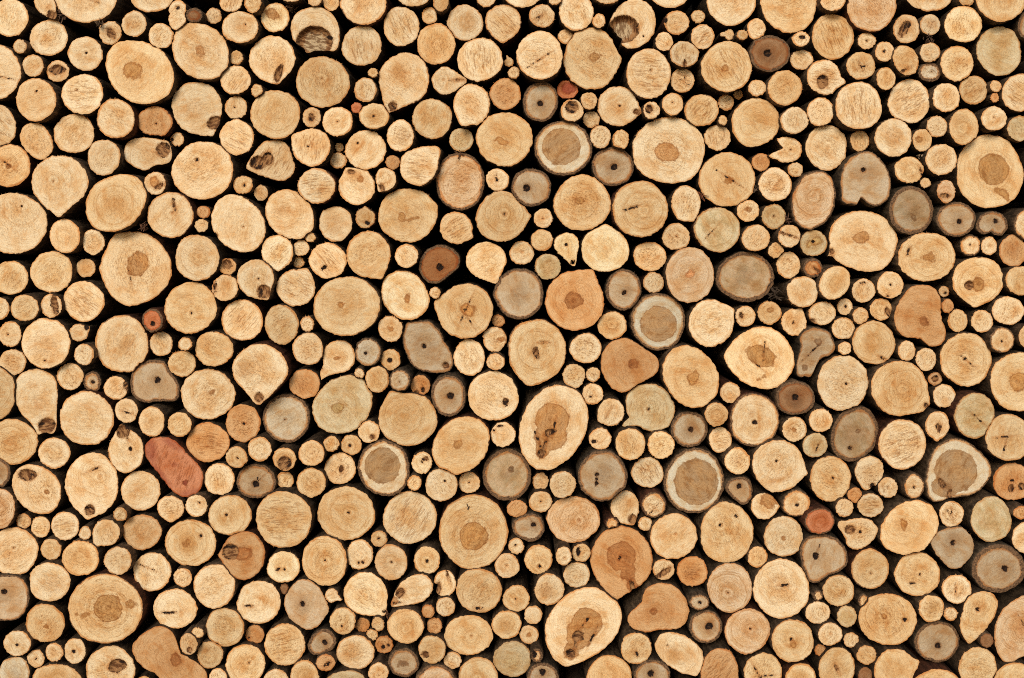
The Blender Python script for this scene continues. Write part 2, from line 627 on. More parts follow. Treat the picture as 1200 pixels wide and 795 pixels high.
NAMES = """
204,548|red bean-shaped log|smooth reddish bean-shaped log end lying slanted, the longest red one
660,173|topmost white-ringed log|white-ringed log with brown core, topmost of the white-ringed logs
771,377|white-ringed log under pink rings|white-ringed log with brown core, between the pink ringed log and orange triangular log
449,549|leftmost white-ringed log|white-ringed log with brown core, leftmost of the white-ringed logs
813,563|broadest white-ringed log|white-ringed log with the broadest round brown core and a greyish rim
1123,550|cracked white-ringed log|white-ringed egg-shaped log whose brown core has a black crack
369,34|horseshoe log|pale horseshoe-shaped log end whose open underside is filled by a ragged knot
741,28|crescent log|pale crescent-shaped log end with a torn brown hollow in its side
163,85|brown-eyed egg-shaped log|tan egg-shaped log end with a round brown eye and darker rings
1014,210|heart-shaped grey log|grey upside-down heart-shaped log with a notch below and black pith
1080,366|orange pear-shaped log|smooth orange pear-shaped log end with a small round heart
955,412|grey comma-shaped log|grey comma-shaped log end in thick dark bark
739,429|orange triangular log|smooth orange log end shaped like a rounded triangle
515,310|orange log with square pith|dark orange-brown log with square black pith, flattened underneath
649,502|torn-hearted oval log|big upright oval log with a large torn brown heart and black rot
728,660|keyhole-hearted log|orange pointed log with a keyhole-shaped brown heart running to its tip
683,735|black-rotted oval log|large slanted oval log whose brown heart ends in a black hole
771,712|orange kidney-shaped log|smooth orange kidney-shaped log end with a small reddish heart
198,775|orange peanut-shaped log|smooth orange peanut-shaped log end cut by the lower edge
283,651|log with shiny dark knot|orange log end with a shiny black-brown knot and brown smear
123,712|acorn-hearted log|very large reddish-rimmed log with acorn-shaped brown heart and pale splintered patch
784,176|largest tan log|largest pale tan log with a pointed brown heart in fine rings
1160,201|red-stained log|big tan log with brown heart and a red stain below it
872,324|ragged-barked grey log|grey-green oval log in thick ragged brown bark with torn bark beside it
1170,666|red-barked grey log|large grey oval log ringed by thick reddish bark
890,419|orange-hearted egg-shaped log|wide egg-shaped tan log with a clear orange-brown oval heart
555,624|round-hearted red-rimmed log|very large tan log with reddish upper rim and round brown heart
158,315|crumbly-hearted log|very large pale log with crumbly brown heart and flattened upper corner
305,439|teardrop log with notch|cream teardrop log end with a dark notch at its bottom tip
75,218|plain teardrop log|clean pale teardrop log with tiny pith and a point at the bottom
501,409|grey log with corner knot|grey oblong log with black pith and a small knot in its corner
320,187|butterfly-knot log|pale irregular log with a brown butterfly-shaped knot at one side
173,180|bitten-ended log|pale long log end with a dark rotten bite at one end
43,472|knot-footed log|tall pale log end narrowing to a dark knot at its foot
539,212|rough-barked pinkish log|pinkish round log with many rings and rough shaggy upper bark
673,352|clover-hearted log|orange-tan log with a dark brown clover-shaped heart
808,323|pink ringed log|pinkish log with fine pink rings round a small raised pith
706,555|three-dotted grey log|grey log with three small black dots in a line
1005,626|log with square hole|pointed tan log with a square dark hole near its tip
961,609|oval red log|small oval red-brown log with dark reddish bark
902,63|darkest grey log|dark grey-brown log with black pith, darkest in the upper rows
473,97|log with hole at tip|large reddish-rimmed pointed log with a round hole at its bottom tip
43,574|log with square patch|pale log with a square brown patch near its upper rim
107,570|log with bottom knot hole|large upright pale oval log with a round dark knot near its bottom
1147,331|log with two-tone heart|tan log with half dark, half orange heart and a crack below it
1011,282|log with chipped corner|very large pale log with brown heart and a chipped dark corner
147,526|dark-topped narrow log|narrow pale log end with a dark rotten knot at its top
932,467|grey-brown black-pithed log|grey-brown oval log with a big round black pith, below the egg-shaped log
1062,34|log with long dark knot|small pale oval log with a long slanted dark knot
915,690|plain grey triangular log|smooth grey rounded triangular log with a dark slit pith
358,709|brownish-grey pithed log|brownish grey irregular log with small black pith, low in the pile
"""
SUN_EL, SUN_AZ, SUN, SUN_ANG, SKY, EXPO = 21, -10, 1.5, 17, 0.08, 0.59
import bpy, math, random, re
import numpy as np
rnd = random.Random(7)
S = 0.002            # metres per unit of the measured layout (log sizes 2 cm .. 19 cm)
D = 3.3              # camera distance to the mean plane of the log ends
VPX, VPY = 615.0, 300.0
DP = D / S
BASE = 0.55          # height of the lower edge of what is seen above the ground
C = bpy.context.scene.collection

def srgb(r, g, b):
    f = lambda c: (c/255/12.92) if c <= 10 else ((c/255+0.055)/1.055)**2.4
    return np.array([f(r), f(g), f(b)])

# real colours of the sawn wood (albedo)
TONE = dict(p=srgb(234,208,168), t=srgb(226,195,149), c=srgb(223,192,154), o=srgb(212,166,116), r=srgb(204,136,98),
            g=srgb(189,166,135), n=srgb(212,196,169), b=srgb(152,115,81), w=srgb(209,196,170), y=srgb(209,187,148))
HEART = dict(p=srgb(188,134,78), t=srgb(188,136,78), c=srgb(204,148,100), o=srgb(164,106,58), r=srgb(150,72,50),
             g=srgb(140,110,80), n=srgb(165,145,120), b=srgb(84,58,38), w=srgb(166,126,82), y=srgb(190,154,98))

# ------------------------------------------------------------------ layout
class Log: pass
logs = []
x0 = y0 = 0.0
for ln in DATA.strip().splitlines():
    ln = ln.strip()
    if not ln: continue
    if ln[0] == '#':
        x0, y0 = map(float, ln[1:].split()); continue
    ln = re.sub(r'(\d),(\s)', r'\1\2', ln)
    tok = ln.split()
    l, t, r, b = map(float, tok[:4])
    L = Log(); L.col = tok[4]; L.src = ln
    L.x, L.y = x0 + (l+r)/10, y0 + (t+b)/10
    L.hw, L.hh = (r-l)/10, (b-t)/10
    L.rr = math.sqrt(L.hw*L.hh)
    L.flags = set(); L.poly = None; L.tip = None; L.d = None
    L.hearts = []; L.knots = []; L.rim = 0
    X = lambda v: x0 + v/5
    Y = lambda v: y0 + v/5
    nums = lambda s: [float(q) for q in s.split(',')]
    for k in tok[5:]:
        c0 = k[0]
        if c0 == 'P':
            L.poly = [(X(nums(q)[0]), Y(nums(q)[1])) for q in k[1:].split(';')] if len(k) > 1 else None
            if L.poly is None: L.flags.add('P_next')
        elif 'P_next' in L.flags and ';' in k:
            L.poly = [(X(nums(q)[0]), Y(nums(q)[1])) for q in k.split(';')]; L.flags.discard('P_next')
        elif c0 == 'd':
            v = nums(k[1:]) if len(k) > 1 else [(l+r)/2, (t+b)/2]
            L.d = (X(v[0]), Y(v[1]), (v[2] if len(v) > 2 else 4.6)/5)
        elif c0 in 'hH':
            v = nums(k[1:]) + [0]*6
            n = len(nums(k[1:]))
            L.hearts.append(dict(x=X(v[0]), y=Y(v[1]), a=v[2]/5, b=v[3]/5, ang=v[4], s=v[5] if n > 5 else 0, part=c0 == 'H'))
        elif c0 in 'kK':
            v = nums(k[1:]) + [0]
            L.knots.append(dict(x=X(v[0]), y=Y(v[1]), a=v[2]/5, b=v[3]/5, ang=v[4], part=c0 == 'K'))
        elif c0 == 'T':
            v = nums(k[1:]); L.tip = (v[0], v[1] if len(v) > 1 else 1.12)
        elif c0 == 'B':
            L.rim = 1.0 + (float(k[1:]) if len(k) > 1 else 1.0)
        else:
            L.flags.add(k)
    for M in logs:
        if math.hypot(M.x-L.x, M.y-L.y) < .6*max(M.rr, L.rr): break
    else:
        logs.append(L)

def catmull(P, n):
    P = np.array(P, float); m = len(P); out = []
    for i in range(m):
        p0, p1, p2, p3 = P[i-1], P[i], P[(i+1) % m], P[(i+2) % m]
        for t in np.linspace(0, 1, n, endpoint=False):
            out.append(.5*((2*p1)+(-p0+p2)*t+(2*p0-5*p1+4*p2-p3)*t*t+(-p0+3*p1-3*p2+p3)*t**3))
    return np.array(out)

NS = 96
TH = np.linspace(0, 2*math.pi, NS, endpoint=False)
def radial(pts, c):
    """outline points -> distance from c for each of NS directions"""
    d = pts - np.array(c)
    e = np.roll(d, -1, axis=0) - d
    R = np.zeros(NS)
    for i, th in enumerate(TH):
        u = np.array([math.cos(th), math.sin(th)])
        den = u[0]*e[:, 1] - u[1]*e[:, 0]
        den = np.where(abs(den) < 1e-9, 1e-9, den)
        s = (u[1]*d[:, 0] - u[0]*d[:, 1]) / den
        q = (d[:, 0]*e[:, 1] - d[:, 1]*e[:, 0]) / den
        ok = (s >= -1e-6) & (s <= 1+1e-6) & (q > 0)
        R[i] = q[ok].max() if ok.any() else np.nan
    good = ~np.isnan(R)
    return np.interp(TH, TH[good], R[good], period=2*math.pi)

for L in logs:
    if L.poly:
        pts = catmull(L.poly, 8)
        A = pts; B2 = np.roll(pts, -1, axis=0)
        cr = A[:, 0]*B2[:, 1]-B2[:, 0]*A[:, 1]
        cen = ((A+B2)*cr[:, None]).sum(0)/(3*cr.sum())
        L.c = (float(cen[0]), float(cen[1]))
        L.R = radial(pts, L.c)
    else:
        th = np.linspace(0, 2*math.pi, 240, endpoint=False)
        rad = np.ones(240)
        for k, amp in ((2, .022), (3, .02), (4, .013), (5, .009), (7, .006)):
            rad *= 1 + amp*rnd.uniform(-1, 1)*np.cos(k*th + rnd.uniform(0, 6.28))
        x, y = rad*np.cos(th), rad*np.sin(th)
        sx, sy = L.hw, L.hh
        if '/' in L.flags or '\\' in L.flags:
            sg = -1 if '/' in L.flags else 1
            ux, uy = (x+sg*y)/1.414, (-sg*x+y)/1.414
            ux *= 1.13; uy *= .93
            x, y = (ux-sg*uy)/1.414, (sg*ux+uy)/1.414
        if L.tip:
            clk, k = L.tip
            a = math.radians(clk*30-90)
            da = np.angle(np.exp(1j*(th-a)))
            k = 1 + (k-1)*1.7
            # tangent-like point on a circle
            lim = math.acos(1/k)
            f = np.where(abs(da) < lim, 1/np.cos(lim-abs(da))*1.0, 1.0)
            f = np.minimum(f, k*(1-.12*(k-1)))
            x, y = x*f, y*f
        x = (x-(x.max()+x.min())/2)/((x.max()-x.min())/2)*sx
        y = (y-(y.max()+y.min())/2)/((y.max()-y.min())/2)*sy
        L.c = (L.x, L.y)
        L.R = radial(np.stack([x, y], 1) + np.array(L.c), L.c)

# neighbours, then let touching outlines give way to each other
for L in logs:
    L.nb = [M for M in logs if M is not L and math.hypot(M.c[0]-L.c[0], M.c[1]-L.c[1]) < L.R.max()+M.R.max()+25]
def r_at(L, ang): return np.interp(ang % (2*math.pi), TH, L.R, period=2*math.pi)
for it in range(8):
    for L in logs:
        px = L.c[0]+L.R*np.cos(TH); py = L.c[1]+L.R*np.sin(TH)
        cut = np.zeros(NS)
        for M in L.nb:
            dx, dy = px-M.c[0], py-M.c[1]
            pen = r_at(M, np.arctan2(dy, dx)) + .7 - np.hypot(dx, dy)
            cut = np.maximum(cut, pen)
        L.R = np.maximum(L.R - np.clip(cut, 0, None)*.5, L.R*.5)
for L in logs:                                             # ragged sawn rim
    j = np.array([rnd.gauss(0, 1) for _ in range(NS)])
    L.R = L.R + j*.30 + np.roll(j, 1)*.16 - .12

# how far each end stands out of the mean plane (layout units), limited where its own side would hide a neighbour
for L in logs:
    L.z = rnd.uniform(-12, 22) if L.rr > 12 else rnd.uniform(-24, 24)
    if L.rim > 2.4: L.z += 6
for L in logs:
    L.con = {}
    for th, R in zip(TH[::3], L.R[::3]):
        px, py = L.c[0]+R*math.cos(th), L.c[1]+R*math.sin(th)
        vx, vy = VPX-px, VPY-py; dist = math.hypot(vx, vy)+1e-6
        if vx*math.cos(th)+vy*math.sin(th) <= 0: continue
        vx /= dist; vy /= dist
        for g in (1, 2, 3, 4, 6, 8, 10, 12):
            qx, qy = px+vx*g, py+vy*g
            for M in L.nb:
                if math.hypot(qx-M.c[0], qy-M.c[1]) < r_at(M, math.atan2(qy-M.c[1], qx-M.c[0])):
                    m = (g+.6)*DP/dist
                    if m < L.con.get(id(M), (1e9,))[0]: L.con[id(M)] = (m, M)
            else: continue
for it in range(60):
    for L in logs:
        for m, M in L.con.values():
            ex = L.z - M.z - m
            if ex > 0: L.z -= ex*.55; M.z += ex*.25
for L in logs: L.z = max(-28, min(28, L.z))

# ------------------------------------------------------------------ materials
def nodes(name):
    m = bpy.data.materials.new(name); m.use_nodes = True
    nt = m.node_tree; nt.nodes.clear()
    class N: pass
    n = N(); n.m = m; n.nt = nt
    def new(t, **k):
        q = nt.nodes.new(t)
        for a, v in k.items(): setattr(q, a, v)
        return q
    def setin(sock, v):
        if isinstance(v, bpy.types.NodeSocket): nt.links.new(v, sock)
        elif v is not None: sock.default_value = v
    def math_(op, a, b=None, c=None, clamp=False):
        q = new('ShaderNodeMath', operation=op, use_clamp=clamp)
        setin(q.inputs[0], a)
        if b is not None: setin(q.inputs[1], b)
        if c is not None: setin(q.inputs[2], c)
        return q.outputs[0]
    def vmul(v, s):
        q = new('ShaderNodeVectorMath', operation='MULTIPLY'); setin(q.inputs[0], v); q.inputs[1].default_value = s
        return q.outputs[0]
    def noise(v, scale, detail=3, rough=.55, dim='3D', w=None):
        q = new('ShaderNodeTexNoise', noise_dimensions=dim)
        if v is not None: setin(q.inputs['Vector'], v)
        if w is not None: setin(q.inputs['W'], w)
        q.inputs['Scale'].default_value = scale; q.inputs['Detail'].default_value = detail; q.inputs['Roughness'].default_value = rough
        return q.outputs[0]
    def sstep(v, a, b, lo=0., hi=1.):
        q = new('ShaderNodeMapRange', interpolation_type='SMOOTHSTEP')
        setin(q.inputs[0], v); setin(q.inputs[1], a); setin(q.inputs[2], b); q.inputs[3].default_value = lo; q.inputs[4].default_value = hi
        return q.outputs[0]
    def lin(v, a, b, lo, hi):
        q = new('ShaderNodeMapRange'); setin(q.inputs[0], v)
        for i, u in enumerate((a, b, lo, hi)): q.inputs[i+1].default_value = u
        return q.outputs[0]
    def mix(f, a, b, mode='MIX'):
        q = new('ShaderNodeMix', data_type='RGBA', blend_type=mode); q.clamp_factor = True
        setin(q.inputs[0], f)
        for s, v in ((q.inputs[6], a), (q.inputs[7], b)):
            if isinstance(v, (tuple, list, np.ndarray)): s.default_value = (*[float(x) for x in v[:3]], 1)
            else: setin(s, v)
        return q.outputs[2]
    def attr(nm):
        return new('ShaderNodeAttribute', attribute_name=nm, attribute_type='GEOMETRY')
    def sep(v):
        q = new('ShaderNodeSeparateXYZ'); setin(q.inputs[0], v); return q.outputs
    n.new, n.setin, n.math, n.vmul, n.noise, n.sstep, n.lin, n.mix, n.attr, n.sep = new, setin, math_, vmul, noise, sstep, lin, mix, attr, sep
    return n

def wood_material():
    n = nodes('sawn_wood')
    tone, heart, field, mixa, tex = (n.attr(k) for k in ('tone', 'heart', 'field', 'mixa', 'tex'))
    T = tex.outputs['Vector']
    rho, rp, dm = n.sep(field.outputs['Vector']); hm = field.outputs['Alpha']
    spk, ringc, green = n.sep(mixa.outputs['Vector']); rimw = mixa.outputs['Alpha']
    ht = tone.outputs['Alpha']; streak = heart.outputs['Alpha']
    kp = n.attr('kp').outputs['Fac']
    col = tone.outputs['Color']
    MUL = lambda f, c, k: n.mix(f, c, k, 'MULTIPLY')
    big = n.noise(T, .045, 2, .5)
    big2 = n.noise(n.vmul(T, (.7, 1, 1)), .075, 3, .5)
    mid = n.noise(T, .16, 4, .6)
    fine = n.noise(T, .55, 3, .65)
    grit = n.noise(n.vmul(T, (.75, 1.1, 1)), .95, 2, .6)
    # warm and pale clouds of the wood itself
    col = MUL(n.sstep(big, .46, .66, 0, .9), col, (.92, .79, .65))
    col = MUL(n.sstep(big2, .50, .64, 0, .85), col, (.93, .82, .68))
    col = MUL(n.sstep(big2, .46, .34, 0, .60), col, (1.08, 1.12, 1.18))
    sapn = n.math('ADD', rho, n.math('MULTIPLY', n.math('SUBTRACT', mid, .5), .6))
    col = MUL(n.sstep(sapn, .85, .25, 0, .6), col, (.91, .82, .70))
    cl = n.noise(n.vmul(T, (.5, 1, 1)), .15, 4, .6)
    col = MUL(n.math('MULTIPLY', n.sstep(cl, .52, .64, 0, .8), n.sstep(rho, 1.05, .5)), col, (.87, .72, .57))
    # year rings following the outline
    w = n.math('MULTIPLY_ADD', n.math('SUBTRACT', mid, .5), 4.5, rp)
    w = n.math('MULTIPLY_ADD', n.math('SUBTRACT', big, .5), 7.0, w)
    r1 = n.noise(None, 1.0, 1.0, .5, '1D', n.math('MULTIPLY', w, .62))
    r2 = n.noise(None, 1.0, 1.0, .5, '1D', n.math('MULTIPLY_ADD', w, .15, 41.3))
    ringbreak = n.math('MULTIPLY', ringc, n.lin(cl, .40, .60, 1.15, .15))
    col = MUL(n.math('MULTIPLY', n.sstep(r1, .49, .60), ringbreak, clamp=True), col, (.76, .64, .51))
    col = MUL(n.math('MULTIPLY', n.sstep(r2, .5, .66), n.math('MULTIPLY', ringc, .6), clamp=True), col, (.80, .66, .50))
    # soft stains and hearts
    col = n.mix(n.math('MULTIPLY', ht, n.lin(mid, .3, .7, .6, 1.1), clamp=True), col, heart.outputs['Color'])
    hf = n.math('ADD', hm, n.math('MULTIPLY', n.math('SUBTRACT', n.noise(T, .11, 3, .6), .5), 11.0))
    hf = n.math('ADD', hf, n.math('MULTIPLY', n.math('SUBTRACT', fine, .5), 2.2))
    hcol = MUL(n.sstep(big2, .44, .58, 0, .8), heart.outputs['Color'], (1.22, 1.2, 1.15))
    hcol = MUL(n.sstep(cl, .50, .66, 0, .8), hcol, (.74, .62, .50))
    hcol = MUL(n.math('MULTIPLY', n.sstep(r1, .47, .60), .45), hcol, (.62, .52, .42))
    hmask = n.sstep(hf, -1.0, 1.6)
    edge = n.math('MULTIPLY', n.sstep(hf, -1.4, .2), n.sstep(hf, 2.6, .6), clamp=True)
    col = n.mix(n.math('MULTIPLY', hmask, n.lin(cl, .38, .62, .80, .97)), col, hcol)
    col = MUL(n.math('MULTIPLY', edge, .75), col, (.60, .44, .30))
    # grey-green mould in some sapless ends
    gm = n.math('MULTIPLY', green, n.sstep(n.noise(T, .09, 4, .65), .40, .62), clamp=True)
    col = MUL(gm, col, (.74, .78, .72))
    # torn fibres: saw streaks and open pores in the middle
    st = n.noise(n.vmul(T, (.09, .50, .3)), 1.0, 3, .65)
    stm = n.math('MULTIPLY', n.sstep(st, .52, .61), n.math('MULTIPLY', streak, n.sstep(rho, .98, .6)), clamp=True)
    col = MUL(n.math('MULTIPLY', stm, .75), col, (.58, .43, .31))
    pore = n.noise(n.vmul(T, (.5, 1.0, 1)), .62, 2, .75)
    pm = n.math('MULTIPLY', n.sstep(pore, .54, .62), n.math('MULTIPLY', spk, n.sstep(n.math('ADD', rho, n.math('MULTIPLY', n.math('SUBTRACT', cl, .5), 1.6)), .95, .45)), clamp=True)
    col = MUL(n.math('MULTIPLY', pm, .75), col, (.52, .37, .25))
    # fine grain everywhere
    col = MUL(n.sstep(grit, .52, .64, 0, .5), col, (.70, .57, .45))
    col = MUL(n.sstep(fine, .47, .36, 0, .5), col, (1.14, 1.17, 1.22))
    # warm cambium line and bark ring at the rim
    inr = n.math('SUBTRACT', n.math('DIVIDE', rp, n.math('MAXIMUM', rho, .02)), rp)       # distance from the rim
    rimd = n.math('ADD', inr, n.math('MULTIPLY', n.math('SUBTRACT', fine, .5), 2.4))
    col = MUL(n.sstep(n.math('ADD', rimd, n.math('MULTIPLY', n.math('SUBTRACT', big, .5), 6)), n.math('ADD', rimw, 2.6), n.math('ADD', rimw, .2), 0, .95), col, (.80, .50, .28))
    bcol = n.mix(n.lin(fine, .35, .65, 0, 1), (.060, .030, .014), (.23, .12, .055))
    rimd2 = n.math('ADD', rimd, n.math('MULTIPLY', n.math('SUBTRACT', big2, .5), 6))
    col = n.mix(n.sstep(rimd2, n.math('ADD', rimw, .5), n.math('SUBTRACT', rimw, .5)), col, bcol)
    # dark knots, pith, rot
    df = n.math('ADD', dm, n.math('MULTIPLY', n.math('SUBTRACT', n.noise(T, .17, 4, .7), .5), n.lin(dm, -6, 6, 11.0, 6.0)))
    kf = n.sstep(df, -.3, .5)
    rot = n.noise(n.vmul(T, (.22, .7, 1)), .5, 4, .7)
    kin = n.mix(n.sstep(rot, .42, .58), (.11, .040, .012), (.36, .175, .066))
    kin = n.mix(n.sstep(n.math('MULTIPLY_ADD', n.math('SUBTRACT', mid, .5), 14., kp), 4.5, 7.5), kin, n.mix(n.sstep(rot, .44, .58), (.20, .11, .05), (.52, .37, .21)))
    kin = n.mix(n.sstep(cl, n.lin(kp, 3, 7, .54, .64), n.lin(kp, 3, 7, .62, .72)), kin, (.022, .009, .004))
    kdk = n.mix(n.sstep(n.noise(T, .4, 3), .48, .7), (.012, .005, .0025), (.075, .03, .010))
    kcol = n.mix(n.sstep(kp, -.8, .2), kdk, kin)
    col = MUL(n.sstep(dm, -2.4, .2, 0, .6), col, (.66, .44, .26))
    col = n.mix(kf, col, kcol)
    bs = n.new('ShaderNodeBsdfPrincipled'); n.setin(bs.inputs['Base Color'], col)
    bs.inputs['Roughness'].default_value = .82; bs.inputs['Specular IOR Level'].default_value = .22
    hgt = n.math('MULTIPLY_ADD', grit, .5, fine)
    hgt = n.math('SUBTRACT', hgt, n.math('MULTIPLY', pm, 1.1))
    hgt = n.math('SUBTRACT', hgt, n.math('MULTIPLY', stm, .9))
    hgt = n.math('ADD', hgt, n.math('MULTIPLY', n.noise(T, .2, 5, .8), n.math('MULTIPLY', kf, 3.)))
    hgt = n.math('ADD', hgt, n.math('MULTIPLY', n.noise(n.vmul(T, (.06, .5, .3)), 1., 2), .8))
    bp = n.new('ShaderNodeBump'); bp.inputs['Strength'].default_value = .38; bp.inputs['Distance'].default_value = .0022
    n.setin(bp.inputs['Height'], hgt); n.setin(bs.inputs['Normal'], bp.outputs[0])
    out = n.new('ShaderNodeOutputMaterial'); n.nt.links.new(bs.outputs[0], out.inputs[0])
    return n.m

def bark_material():
    n = nodes('bark')
    tone = n.attr('tone'); T = n.attr('tex').outputs['Vector']
    a = n.noise(n.vmul(T, (1, 1, .25)), .22, 5, .7)
    b = n.noise(n.vmul(T, (1, 1, .5)), .9, 3, .7)
    col = n.mix(n.sstep(a, .38, .68), n.mix(.72, tone.outputs['Color'], (.012, .007, .004)), tone.outputs['Color'])
    col = n.mix(n.sstep(b, .55, .75, 0, .5), col, (.16, .10, .055))
    bs = n.new('ShaderNodeBsdfPrincipled'); n.setin(bs.inputs['Base Color'], col)
    bs.inputs['Roughness'].default_value = .95; bs.inputs['Specular IOR Level'].default_value = .1
    bp = n.new('ShaderNodeBump'); bp.inputs['Strength'].default_value = .9; bp.inputs['Distance'].default_value = .004
    n.setin(bp.inputs['Height'], n.math('MULTIPLY_ADD', b, .35, a)); n.setin(bs.inputs['Normal'], bp.outputs[0])
    out = n.new('ShaderNodeOutputMaterial'); n.nt.links.new(bs.outputs[0], out.inputs[0])
    return n.m

def plain_material(name, c1, c2, scale):
    n = nodes(name)
    tc = n.new('ShaderNodeTexCoord').outputs['Object']
    col = n.mix(n.sstep(n.noise(tc, scale, 6, .65), .35, .65), c1, c2)
    bs = n.new('ShaderNodeBsdfPrincipled'); n.setin(bs.inputs['Base Color'], col); bs.inputs['Roughness'].default_value = .95
    out = n.new('ShaderNodeOutputMaterial'); n.nt.links.new(bs.outputs[0], out.inputs[0])
    return n.m

WOOD, BARK = wood_material(), bark_material()

# ------------------------------------------------------------------ meshes
def make_mesh(name, V, F, mat, attrs, smooth=True):
    me = bpy.data.meshes.new(name)
    me.from_pydata(V.tolist() if hasattr(V, 'tolist') else V, [], F)
    for k, (typ, arr) in attrs.items():
        a = me.attributes.new(k, typ, 'POINT')
        a.data.foreach_set({'FLOAT_COLOR': 'color', 'FLOAT': 'value'}.get(typ, 'vector'), np.asarray(arr, np.float32).ravel())
    me.materials.append(mat)
    if smooth: me.polygons.foreach_set('use_smooth', [True]*len(me.polygons))
    me.update()
    return me

def subset(V, F, attrs):
    used = sorted({i for f in F for i in f}); mp = {o: k for k, o in enumerate(used)}
    u = np.array(used)
    return V[u], [tuple(mp[i] for i in f) for f in F], {k: (t, np.asarray(a)[u]) for k, (t, a) in attrs.items()}

def ell(k, px, py):
    """signed field in layout units, positive inside an ellipse"""
    a = math.radians(k.get('ang', 0)); c, s = math.cos(a), math.sin(a)
    dx, dy = px-k['x'], py-k['y']
    u, v = (dx*c+dy*s)/k['a'], (-dx*s+dy*c)/k['b']
    return (1-np.hypot(u, v))*min(k['a'], k['b'])

def build(L, kind):
    r = L.rr
    seg = int(max(32, min(NS, 2*math.pi*r/2.0)))
    th = np.linspace(0, 2*math.pi, seg, endpoint=False)
    R = np.interp(th, TH, L.R, period=2*math.pi)
    rim = np.stack([R*np.cos(th), R*np.sin(th)], 1)                 # layout units, y down, about L.c
    # pith: rings close on it
    pith = None
    if L.d: pith = (L.d[0], L.d[1])
    elif L.hearts:
        for h in L.hearts:
            if h['a'] < .5*r and math.hypot(h['x']-L.c[0], h['y']-L.c[1]) < .55*r: pith = (h['x'], h['y']); break
    if pith is None: pith = (L.c[0]+rnd.uniform(-.14, .14)*r, L.c[1]+rnd.uniform(-.14, .14)*r)
    po = np.array([pith[0]-L.c[0], pith[1]-L.c[1]])
    if L.poly: po = po*(0.0 if np.hypot(*po) > .45*r else 1.)
    nr = int(max(6, min(28, r/1.6)))
    rhos = list(np.linspace(0, 1, nr+1)[1:]**.95)
    P = [po[None, :]]; RHO = [np.array([0.])]; RP = [np.array([0.])]
    base_len = np.hypot(rim[:, 0]-po[0], rim[:, 1]-po[1])
    for q in rhos:
        P.append(po + (rim-po)*q); RHO.append(np.full(seg, q)); RP.append(q*base_len)
    P = np.concatenate(P); RHO = np.concatenate(RHO); RP = np.concatenate(RP)
    n = len(P); ax, ay = P[:, 0]+L.c[0], P[:, 1]+L.c[1]
    dm = np.full(n, -40.); hm = np.full(n, -40.); ht = np.zeros(n)
    if L.d: dm = np.maximum(dm, L.d[2]*1.05-np.hypot(ax-L.d[0], ay-L.d[1]))
    kpart = np.full(n, -40.); hpart = np.full(n, -40.)
    for k in L.knots:
        f = ell(k, ax, ay); dm = np.maximum(dm, f)
        if k['part'] or k['a']*k['b'] > 10: kpart = np.maximum(kpart, f)
    for h in L.hearts:
        f = ell(h, ax, ay)
        if h['s']:
            m = min(h['a'], h['b']); g = np.clip((f+.35*m)/(1.0*m), 0, 1); ht = np.maximum(ht, h['s']*g*g*(3-2*g))
        else:
            hm = np.maximum(hm, f)
            if h['part']: hm = np.maximum(hm, f*(7. if L.col == 'w' else 2.2))
            if h['part']: hpart = np.maximum(hpart, f)
    if kpart.max() < 10: kpart = np.minimum(kpart, 3.0)
    deep = np.clip(kpart/6., 0, 1)*.55 + np.clip(dm/1.5, 0, 1)*.8
    if 'X' in L.flags or (L.knots and L.knots[0]['a'] > 12 and L.poly): deep = deep*2.2
    tilt = (rnd.gauss(0, .03), rnd.gauss(0, .03))
    back = P[:, 0]*tilt[0] + P[:, 1]*tilt[1]                        # + is away from the camera
    wob = np.array([rnd.gauss(0, .12) for _ in range(n)])
    back = back + deep*min(4.0, .12*r+1.2) + np.clip((RHO-.965)/.035, 0, 1)*.7 + wob*(RHO < .99)
    sc = (DP-L.z)/DP*S
    V = np.stack([P[:, 0]*sc, back*S, -P[:, 1]*sc], 1)
    F = [(0, 1+i, 1+(i+1) % seg) for i in range(seg)]
    for k in range(len(rhos)-1):
        a0, b0 = 1+k*seg, 1+(k+1)*seg
        for i in range(seg):
            j = (i+1) % seg; F.append((a0+i, b0+i, b0+j, a0+j))
    # colours
    v = rnd.gauss(0, .06); wv = max(-.012, rnd.gauss(.008, .03))
    tone = TONE[L.col]*np.array([1+v-.3*wv*0, 1+v-wv, 1+v-2.2*wv])
    if 'c' in L.flags: tone = tone*.55+TONE['c']*.45
    if 'n' in L.flags: tone = tone*.5+TONE['n']*.5
    if 'y' in L.flags: tone = tone*.6+TONE['y']*.4
    if 'D' in L.flags: tone = tone*np.array([.55, .42, .34])
    tone = np.clip(tone, .01, .9)
    hc = HEART[L.col]*(1+rnd.gauss(0, .06))
    ang = rnd.uniform(0, math.pi); ca, sa = math.cos(ang), math.sin(ang)
    off = np.array([rnd.uniform(0, 900), rnd.uniform(0, 900), rnd.uniform(0, 900)])
    tex = np.stack([P[:, 0]*ca+P[:, 1]*sa, -P[:, 0]*sa+P[:, 1]*ca, np.zeros(n)], 1) + off
    spk = (1.0 if 's' in L.flags else .42)*rnd.uniform(.7, 1.1)
    ringc = (.85 if ('r' in L.flags or L.col == 'c') else .35 if L.col == 'w' else .30 if L.col == 'g' else .6 if L.col in 'tbr' else .45)*rnd.uniform(.7, 1.3)
    streak = (1.0 if 'f' in L.flags else .22)
    green = .55 if 'G' in L.flags else .25 if L.col == 'y' else .0
    if r > 22: spk *= .72
    if L.col in 'gbr': spk *= .25
    if L.col == 'w': spk *= .1; streak = .05
    rimw = {0: -.6, 2: 2.6, 3: 1.2, 4: 5.0}.get(int(L.rim), 2.6) if L.rim else -.5
    if L.col == 'g' and L.rim and 'G' in L.flags: rimw = 3.9
    if 'R' in L.flags: rimw += .5
